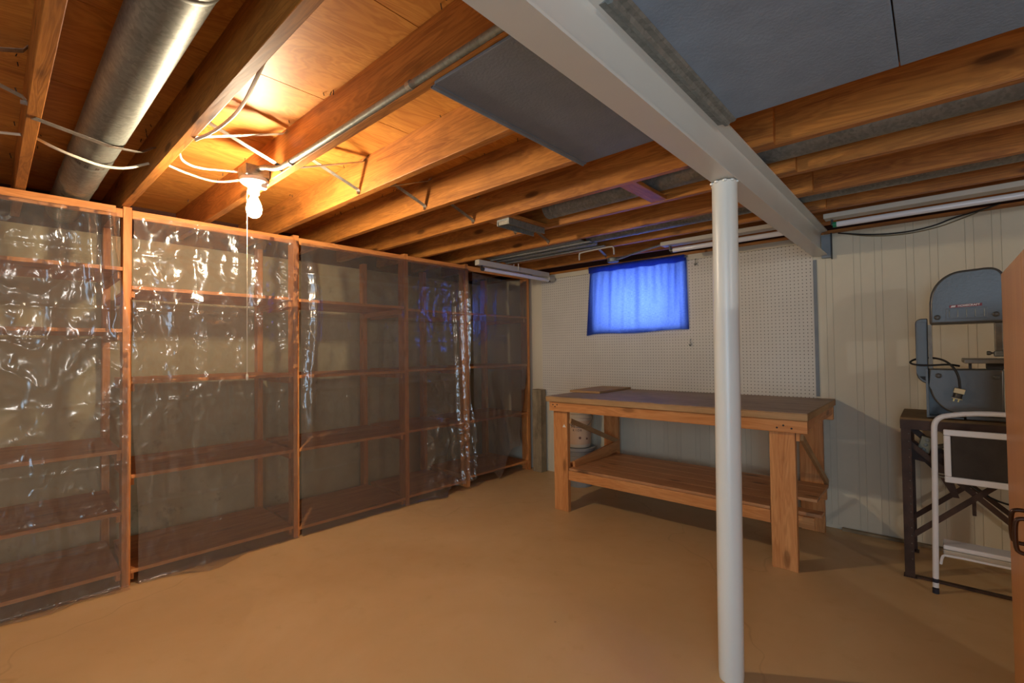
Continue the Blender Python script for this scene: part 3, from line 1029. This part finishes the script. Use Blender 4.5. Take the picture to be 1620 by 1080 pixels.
# angled end boards and diagonal braces
m = MB()
m.bar((-2.118, 3.06, .335), (-2.118, 3.75, .40), .02, .09)
m.build('end_board', 'bench_y', wbn)
for x0, za, zc in ((-2.118, .70, .43), (-0.565, .745, .33)):
    MB().bar((x0, 3.02, za), (x0, 3.79 if x0 > -1 else 3.752, zc), .018, .036).build('diagonal_brace', 'slab_y', wbn)
wbx('corner_block', 'bench_z', (-0.588, -0.57, 2.999, 3.035, .725, .772), .001)
# bolt heads
m = MB()
for (x, z) in ((-2.236, .822), (-2.216, .808), (-2.196, .824), (-0.64, .812), (-0.672, .797), (-0.60, .798)):
    MB().lathe((x, 2.9572, z), [(.0055, 0), (.005, -.002)], 10, 'y').build('bolt_head', 'black_rubber', wbn)
m = MB()
m.add([(-2.176, 2.9962, .648), (-2.142, 2.9962, .648), (-2.160, 2.9962, .672)], [(0, 1, 2)])
m.build('triangle_sticker', 'sticker', wbn)
tag(box('wood_board', 'slab_y', (-2.335, -2.045, 3.32, 3.875, ZT + .0005, ZT + .0185), None, .002), 'loose flat board lying on the workbench top at its left end', 'board')
bpy.data.objects['wood_board'].rotation_euler = (0, 0, .03)

# ------------------------------------------------------------------ buckets under the bench
def bucket(label, c, z0, r, hgt, mat, lid):
    b = thing('bucket', label, 'bucket', (c[0], c[1], z0))
    MB().lathe((c[0], c[1], 0), [(r * .88, z0), (r * .9, z0 + .004), (r * .985, z0 + hgt * .80), (r * 1.05, z0 + hgt * .81), (r * 1.05, z0 + hgt * .835), (r * 1.0, z0 + hgt * .84),
                                (r * 1.01, z0 + hgt * .88), (r * 1.055, z0 + hgt * .885), (r * 1.055, z0 + hgt * .91), (r, z0 + hgt * .915), (r, z0 + hgt * .95)], 40).build('bucket_body', mat, b, smooth=True)
    MB().lathe((c[0], c[1], 0), [(r * 1.09, z0 + hgt * .925), (r * 1.10, z0 + hgt * .93), (r * 1.10, z0 + hgt * .99), (r * 1.07, z0 + hgt), (r * .99, z0 + hgt), (r * .97, z0 + hgt * .985)], 40).build('lid', lid, b, smooth=True)
    a0 = -0.35
    pts = [(c[0] + r * 1.07 * math.cos(a), c[1] + r * 1.07 * math.sin(a), z0 + hgt * .86 - .10 * max(0, math.cos(a + .9))) for a in [a0 + k * .2 - 1.6 for k in range(17)]]
    MB().tube(pts, .003, 6, 1).build('wire_handle', 'galv_dull', b, smooth=True)
    return b


BC = (-2.50, 3.695)
bucket('grey plastic bucket with lid, the lower of the stack under the bench', BC, 0, .142, .355, 'bucket_grey', 'bucket_grey')
bk = bucket('white paint bucket with tan label, on top of the grey bucket', BC, .3555, .122, .335, 'bucket_white', 'bucket_white')
lab = MB()
lv = []
for k in range(33):
    a = math.radians(-110 + k * 5)
    for z, rr in ((.385, .1115), (.60, .1205)):
        lv.append((BC[0] + rr * math.cos(a), BC[1] + rr * math.sin(a), z))
lab.add(lv, [(2 * k, 2 * k + 2, 2 * k + 3, 2 * k + 1) for k in range(32)])
lab.build('paper_label', 'bucket_label', bk, smooth=True)


def on_bucket(body, size, ang, z, rr, mat='ink'):
    a = math.radians(ang)
    p = (BC[0] + rr * math.cos(a), BC[1] + rr * math.sin(a), z)
    return text(body, size, mat, bk, p, Matrix.Rotation(a + math.pi / 2, 3, 'Z') @ Matrix.Rotation(math.pi / 2, 3, 'X'))


for k, ch in enumerate('RIOR'):
    on_bucket(ch, .026, -78 + k * 11, .515, .1195)
on_bucket('n', .07, -80, .56, .1215)
m = MB()
for ang, z, s in ((-50, .447, .012), (-16, .438, .010)):
    a = math.radians(ang)
    rr = .1155
    cpt = Vector((BC[0] + rr * math.cos(a), BC[1] + rr * math.sin(a), z))
    tx = Vector((-math.sin(a), math.cos(a), 0))
    nrm = Vector((math.cos(a), math.sin(a), 0))
    m = MB()
    m.add([cpt + tx * s * math.cos(q) + Vector((0, 0, s * math.sin(q))) + nrm * .001 for q in [k * math.pi / 8 for k in range(16)]], [tuple(range(16))])
    m.build('label_emblem', 'emblem', bk)

# ------------------------------------------------------------------ band saw stand
st = thing('saw_stand', 'brown riveted angle-iron stand carrying the band saw', 'stand', (.2, 3.55, 0))
SXa, SXb, SYa, SYb, SZ = -.152, .56, 3.33, 3.80, .858
def angle_leg(x, y, sx, sy):
    m = MB()
    m.box(min(x, x + sx * .042), max(x, x + sx * .042), min(y, y + sy * .003), max(y, y + sy * .003), 0, SZ - .02)
    m.box(min(x, x + sx * .003), max(x, x + sx * .003), min(y + sy * .0031, y + sy * .042), max(y + sy * .0031, y + sy * .042), 0, SZ - .02)
    return m.build('leg', 'stand', st)


for (x, y, sx, sy) in ((SXa, SYa, 1, 1), (SXb, SYa, -1, 1), (SXa, SYb, 1, -1), (SXb, SYb, -1, -1)):
    angle_leg(x, y, sx, sy)
    box('foot_plate', 'stand', (min(x - .006, x + sx * .05), max(x + .006, x + sx * .05), min(y - .006, y + sy * .05), max(y + .006, y + sy * .05), 0, .004), st)
m = MB()
for k in range(17):
    m.lathe((SXa + .033, SYa - .0005, .10 + k * .042), [(.0035, 0), (.002, -.0025)], 8, 'y')
m.build('rivet', 'cast', st)
box('top_rail', 'stand', (SXa, SXb, SYa - .003, SYa, SZ - .062, SZ - .012), st)
box('top_rail', 'stand', (SXa, SXb, SYb, SYb + .003, SZ - .062, SZ - .012), st)
for x in (SXa - .003, SXb):
    box('top_rail', 'stand', (x, x + .003, SYa, SYb, SZ - .062, SZ - .012), st)
box('top_board', 'dusty_x', (SXa - .002, SXb, SYa - .002, SYb, SZ - .0195, SZ), st, .002)
box('floor_rail', 'stand', (SXa + .05, SXb - .05, SYa, SYa + .03, 0.003, .012), st)
for (y, p) in ((SYa + .008, ((-.118, .224, .47, .868 - .06), (-.118, .72, .56, -.02 + .1))), (SYb - .008, ((-.125, .20, .50, .80), (-.12, .66, .55, .02 + .05)))):
    for (xa, za, xb, zb_) in p:
        MB().bar((xa, y, za), (xb, y, zb_), .004, .026).build('cross_brace', 'stand', st)
        y += .006
# gusset carrying the motor and the switch box
gs = [(-.148, .735), (-.148, .63), (-.06, .61), (-.005, .55), (.05, .44), (.075, .44), (.045, .56), (.02, .66), (-.04, .69), (-.10, .715)]
MB().prism(gs, 3.42, 3.425).build('gusset_plate', 'stand', st)
MB().bar((-.13, 3.44, .81), (.02, 3.44, .66), .006, .03).build('gusset_plate', 'stand', st)
MB().box(.02, .30, 3.48, 3.70, .56, .76).build('motor', 'saw_dark', st, bevel=.04, seg=4)
sb = MB()
c_, s_ = math.cos(-.3), math.sin(-.3)
pl = [(-.027, -.042), (.027, -.042), (.027, .042), (-.027, .042)]
sb.prism([(-.053 + a * c_ - b * s_, .712 + a * s_ + b * c_) for a, b in pl], 3.375, 3.418)
sbo = sb.build('switch_box', 'switch', st, bevel=.004)
m = MB()
for b in (-.026, 0, .026):
    m.lathe((-.053 - b * s_, 3.3745, .712 + b * c_), [(.0085, 0), (.0095, -.002), (.006, -.003)], 14, 'y')
m.build('knockout', 'galv_dull', sbo)
MB().tube([(-.03, 3.40, .70), (.0, 3.40, .705), (.02, 3.41, .71)], .012, 10).build('conduit_nipple', 'cast', sbo)
cab_ = MB().tube([(.10, 3.5, .52), (.16, 3.46, .47), (.26, 3.45, .43), (.40, 3.45, .44)], .005, 8, 2).build('motor_cord', 'black_rubber', st, smooth=True)
MB().box(.125, .14, 3.50, 3.53, .34, .56).build('motor_bracket', 'stand', st)

# ------------------------------------------------------------------ band saw
sw_ = thing('band_saw', 'grey vintage band saw with red name plate on a metal stand', 'band saw', (.11, 3.43, SZ))
def arc(cx_, cz_, rx, rz, a0, a1, n):
    return [(cx_ + rx * math.cos(math.radians(a0 + (a1 - a0) * k / n)), cz_ + rz * math.sin(math.radians(a0 + (a1 - a0) * k / n))) for k in range(n + 1)]


up = [(-.022, 1.357), (-.020, 1.475)] + arc(.115, 1.475, .134, .158, 178, 96, 10) + [(.19, 1.637)] + arc(.205, 1.58, .057, .057, 88, 5, 6) + [(.261, 1.357)]
MB().prism(up, 3.365, 3.455).build('upper_wheel_cover', 'saw', sw_, bevel=.012, seg=4, smooth=True)
MB().prism([(x * .97 + .003, z) for x, z in up], 3.456, 3.50).build('upper_housing', 'saw_dark', sw_)
lowp = [(-.030, 1.122), (-.030, 1.03)] + arc(.118, 1.03, .148, .152, 180, 268, 10) + [(.246, .882), (.250, 1.122)]
MB().prism(lowp, 3.365, 3.45).build('lower_wheel_cover', 'saw', sw_, bevel=.008, seg=3, smooth=True)
MB().prism([(-.044, .862), (-.034, .862), (-.034, 1.12), (-.044, 1.12)], 3.37, 3.50).prism([(-.0335, .862), (.10, .862), (.10, .869), (-.0335, .869)], 3.37, 3.50).box(-.0335, .255, 3.47, 3.50, .8695, 1.12).box(.11, .255, 3.38, 3.468, .862, .878).build('lower_housing', 'saw', sw_)
cl = [(-.030, 1.392)] + arc(-.055, 1.365, .027, .027, 90, 180, 5) + [(-.082, 1.10)] + arc(-.030, 1.10, .052, .062, 180, 268, 6)
MB().prism(cl, 3.405, 3.47).build('column_arm', 'saw', sw_, bevel=.004, smooth=True)
MB().prism([(-.0295, 1.356), (-.0295, 1.122), (-.014, 1.122), (-.014, 1.356)], 3.385, 3.45).build('column_edge', 'cast', sw_)
MB().prism([(-.070, 1.078), (-.034, 1.078), (-.034, 1.052), (-.052, 1.058), (-.066, 1.072)], 3.402, 3.4045).build('column_recess', 'saw_dark', sw_)  # dark plate on the arm's face, recess shade put into its colour
MB().box(-.076, -.036, 3.4025, 3.4045, 1.135, 1.372).build('column_panel', 'saw', sw_, bevel=.001)
MB().box(.105, .40, 3.30, 3.62, 1.152, 1.174).build('saw_table', 'cast', sw_, bevel=.003)
MB().box(.125, .135, 3.36, 3.42, 1.123, 1.151).box(.19, .25, 3.375, 3.45, 1.123, 1.151).build('table_trunnion', 'saw_dark', sw_)
MB().box(.222, .252, 3.385, 3.415, 1.215, 1.356).build('blade_guide_post', 'cast', sw_, bevel=.003)
MB().box(.218, .258, 3.38, 3.42, 1.185, 1.2145).build('blade_guide', 'galv_dull', sw_, bevel=.006)
MB().lathe((.200, 3.40, 1.203), [(.004, .018), (.005, .010), (.010, .006), (.011, -.004), (.008, -.008)], 14, 'x').build('guide_knob', 'cast', sw_, smooth=True)
for (x, z) in ((.010, 1.393), (.228, 1.398), (.008, 1.085), (.222, 1.083)):
    MB().lathe((x, 3.3655, z), [(.0135, 0), (.013, -.006), (.008, -.009), (.0075, -.012), (.002, -.013)], 18, 'y').build('cover_knob', 'saw', sw_, smooth=True)
# louvre plate with slats and name plate
lv_ = MB().box(.044, .198, 3.3622, 3.3648, 1.383, 1.436).build('louvre_plate', 'saw', sw_, bevel=.001)
for k in range(5):
    x = .055 + k * .0325
    MB().box(x, x + .004, 3.3595, 3.362, 1.390, 1.430).build('louvre', 'galv_dull', lv_, bevel=.001)
npl = MB()
npl.prism([(.058, 1.4395), (.180, 1.4445), (.180, 1.4585), (.058, 1.4535)], 3.3625, 3.3648)
npo = npl.build('name_plate', 'red', sw_)
text('HOMECRAFT', .0125, 'letter', npo, (.131, 3.3618, 1.4497), Matrix.Rotation(-.041, 3, 'Y') @ Matrix.Rotation(math.pi / 2, 3, 'X'), squeeze=1.12, bold=0.0005)
MB().prism([(.062, 1.4420), (.080, 1.4432), (.083, 1.4520), (.067, 1.4508)], 3.3616, 3.3624).build('plate_logo', 'letter', npo)
# cord wound over the column, with its plug hanging down in front
cp = [(.088, 3.335, 1.02), (.086, 3.332, 1.08), (.068, 3.338, 1.13), (.035, 3.36, 1.166), (-.01, 3.385, 1.180), (-.07, 3.50, 1.176), (-.108, 3.43, 1.160), (-.105, 3.392, 1.146), (-.06, 3.385, 1.137), (0.0, 3.385, 1.140), (.05, 3.40, 1.145), (.09, 3.44, 1.135)]
cordo = MB().tube(cp, .0052, 10, 3).build('power_cord', 'black_rubber', sw_, smooth=True)
pa = Vector((-.25, 0, -1)).normalized()
p0 = Vector((.088, 3.335, 1.022))
pb = MB()
pb.bar(p0, p0 + pa * .026, .026, .042, (1, 0, 0))
pb.build('plug_body', 'plug_cream', cordo, bevel=.003)
MB().tube([p0 + pa * .027, p0 + pa * .050], .018, 18).build('plug_barrel', 'cap', cordo, smooth=True)
MB().tube([p0 + pa * .051, p0 + pa * .055], .0215, 18).build('plug_face', 'plug_cream', cordo, smooth=True)
pg = MB()
sd = Vector((1, 0, -.25)).normalized()
for s in (-.010, .008):
    pg.bar(p0 + pa * .0555 + sd * s, p0 + pa * .070 + sd * s, .002, .005)
pg.build('prong', 'brass', cordo)

# ------------------------------------------------------------------ step stool
ss = thing('step_stool', 'white tubular step stool with black padded panel before the stand', 'step stool', (.2, 3.22, 0))
XL_, XR_ = -.016, .46
fp = [(XL_ - .012, 3.20, .03), (XL_ - .004, 3.205, .45), (XL_, 3.215, .80)] + [(XL_ + .055 - .055 * math.cos(a), 3.22, .83 + .062 * math.sin(a)) for a in (.2, .6, 1.0, 1.35)] + \
     [(.11, 3.22, .908), (.222, 3.22, .914), (.334, 3.22, .908)] + [(XR_ - .055 + .055 * math.cos(a), 3.22, .83 + .062 * math.sin(a)) for a in (1.35, 1.0, .6, .2)] + [(XR_, 3.215, .80), (XR_ + .004, 3.205, .45), (XR_ + .012, 3.20, .03)]
MB().tube(fp, .0125, 14, 1).build('tube_frame', 'stool_white', ss, smooth=True)
for x in (XL_ - .012, XR_ + .012):
    MB().tube([(x, 3.20, 0), (x, 3.20, .024)], .0138, 14).build('rubber_foot', 'foot', ss, smooth=True)
    MB().tube([(x, 3.20, .055), (x, 3.20, .074)], .0136, 14).build('foot_band', 'foot', ss, smooth=True)
fr = MB()
pz0, pz1, px0, px1 = .564, .826, .018, .43
yy0, yy1 = 3.188, 3.206
fr.box(px0, px1, yy0, yy1, pz0, pz0 + .03).box(px0, px1, yy0, yy1, pz1 - .03, pz1).box(px0, px0 + .026, yy0, yy1, pz0 + .03, pz1 - .03).box(px1 - .026, px1, yy0, yy1, pz0 + .03, pz1 - .03)
rim = fr.build('seat_rim', 'stool_white', ss, bevel=.005, seg=3)
MB().box(px0 + .027, px1 - .027, yy0 + .006, yy1 - .002, pz0 + .031, pz1 - .031).build('seat_pad', 'stool_pad', ss, bevel=.003)
MB().box(.004, .44, 3.215, 3.325, .222, .244).build('step', 'stool_white', ss, bevel=.006)
MB().box(.004, .44, 3.218, 3.320, .196, .220).build('step_skirt', 'fixture', ss, bevel=.003)
MB().tube([(-.006, 3.205, .15), (.0, 3.20, .19), (.012, 3.195, .202), (.25, 3.195, .200), (.43, 3.195, .202), (.44, 3.20, .19), (.446, 3.205, .15)], .006, 10, 1).build('cross_bar', 'stool_white', ss, smooth=True)
for z in (.585, .60):
    MB().tube([(-.004, 3.205, z), (.018, 3.20, z)], .005, 8).build('pivot_pin', 'cast', ss)

# ------------------------------------------------------------------ cabinet at the right picture edge
cb = thing('cabinet', 'tall orange-brown wooden cabinet at the right edge of the room', 'cabinet', (.4, 1.75, 0))
CX, CY0, CY1, CZ = .167, 1.26, 2.25, 1.478
MB().box(CX + .019, .62, CY0, CY1, .0, CZ).build('cabinet_body', 'cabinet', cb, bevel=.002)
for (a, b, hy) in ((1.757, CY1, 1.797), (CY0, 1.754, 1.712)):
    d_ = MB().box(CX, CX + .0185, a, b, .02, CZ).build('door', 'cabinet', cb, bevel=.0015)
    MB().tube([(CX, hy, .812), (CX - .022, hy, .812), (CX - .031, hy, .803), (CX - .031, hy, .735), (CX - .022, hy, .726), (CX, hy, .726)], .0052, 12, 2).build('handle', 'bronze', d_, smooth=True)
for z in (.09, 1.3):
    MB().tube([(CX + .004, CY1 + .004, z - .03), (CX + .004, CY1 + .004, z + .03)], .004, 10).build('hinge', 'bronze', cb, smooth=True)

# ------------------------------------------------------------------ tidy up helper properties
for o in bpy.data.objects:
    if '_o' in o:
        del o['_o']
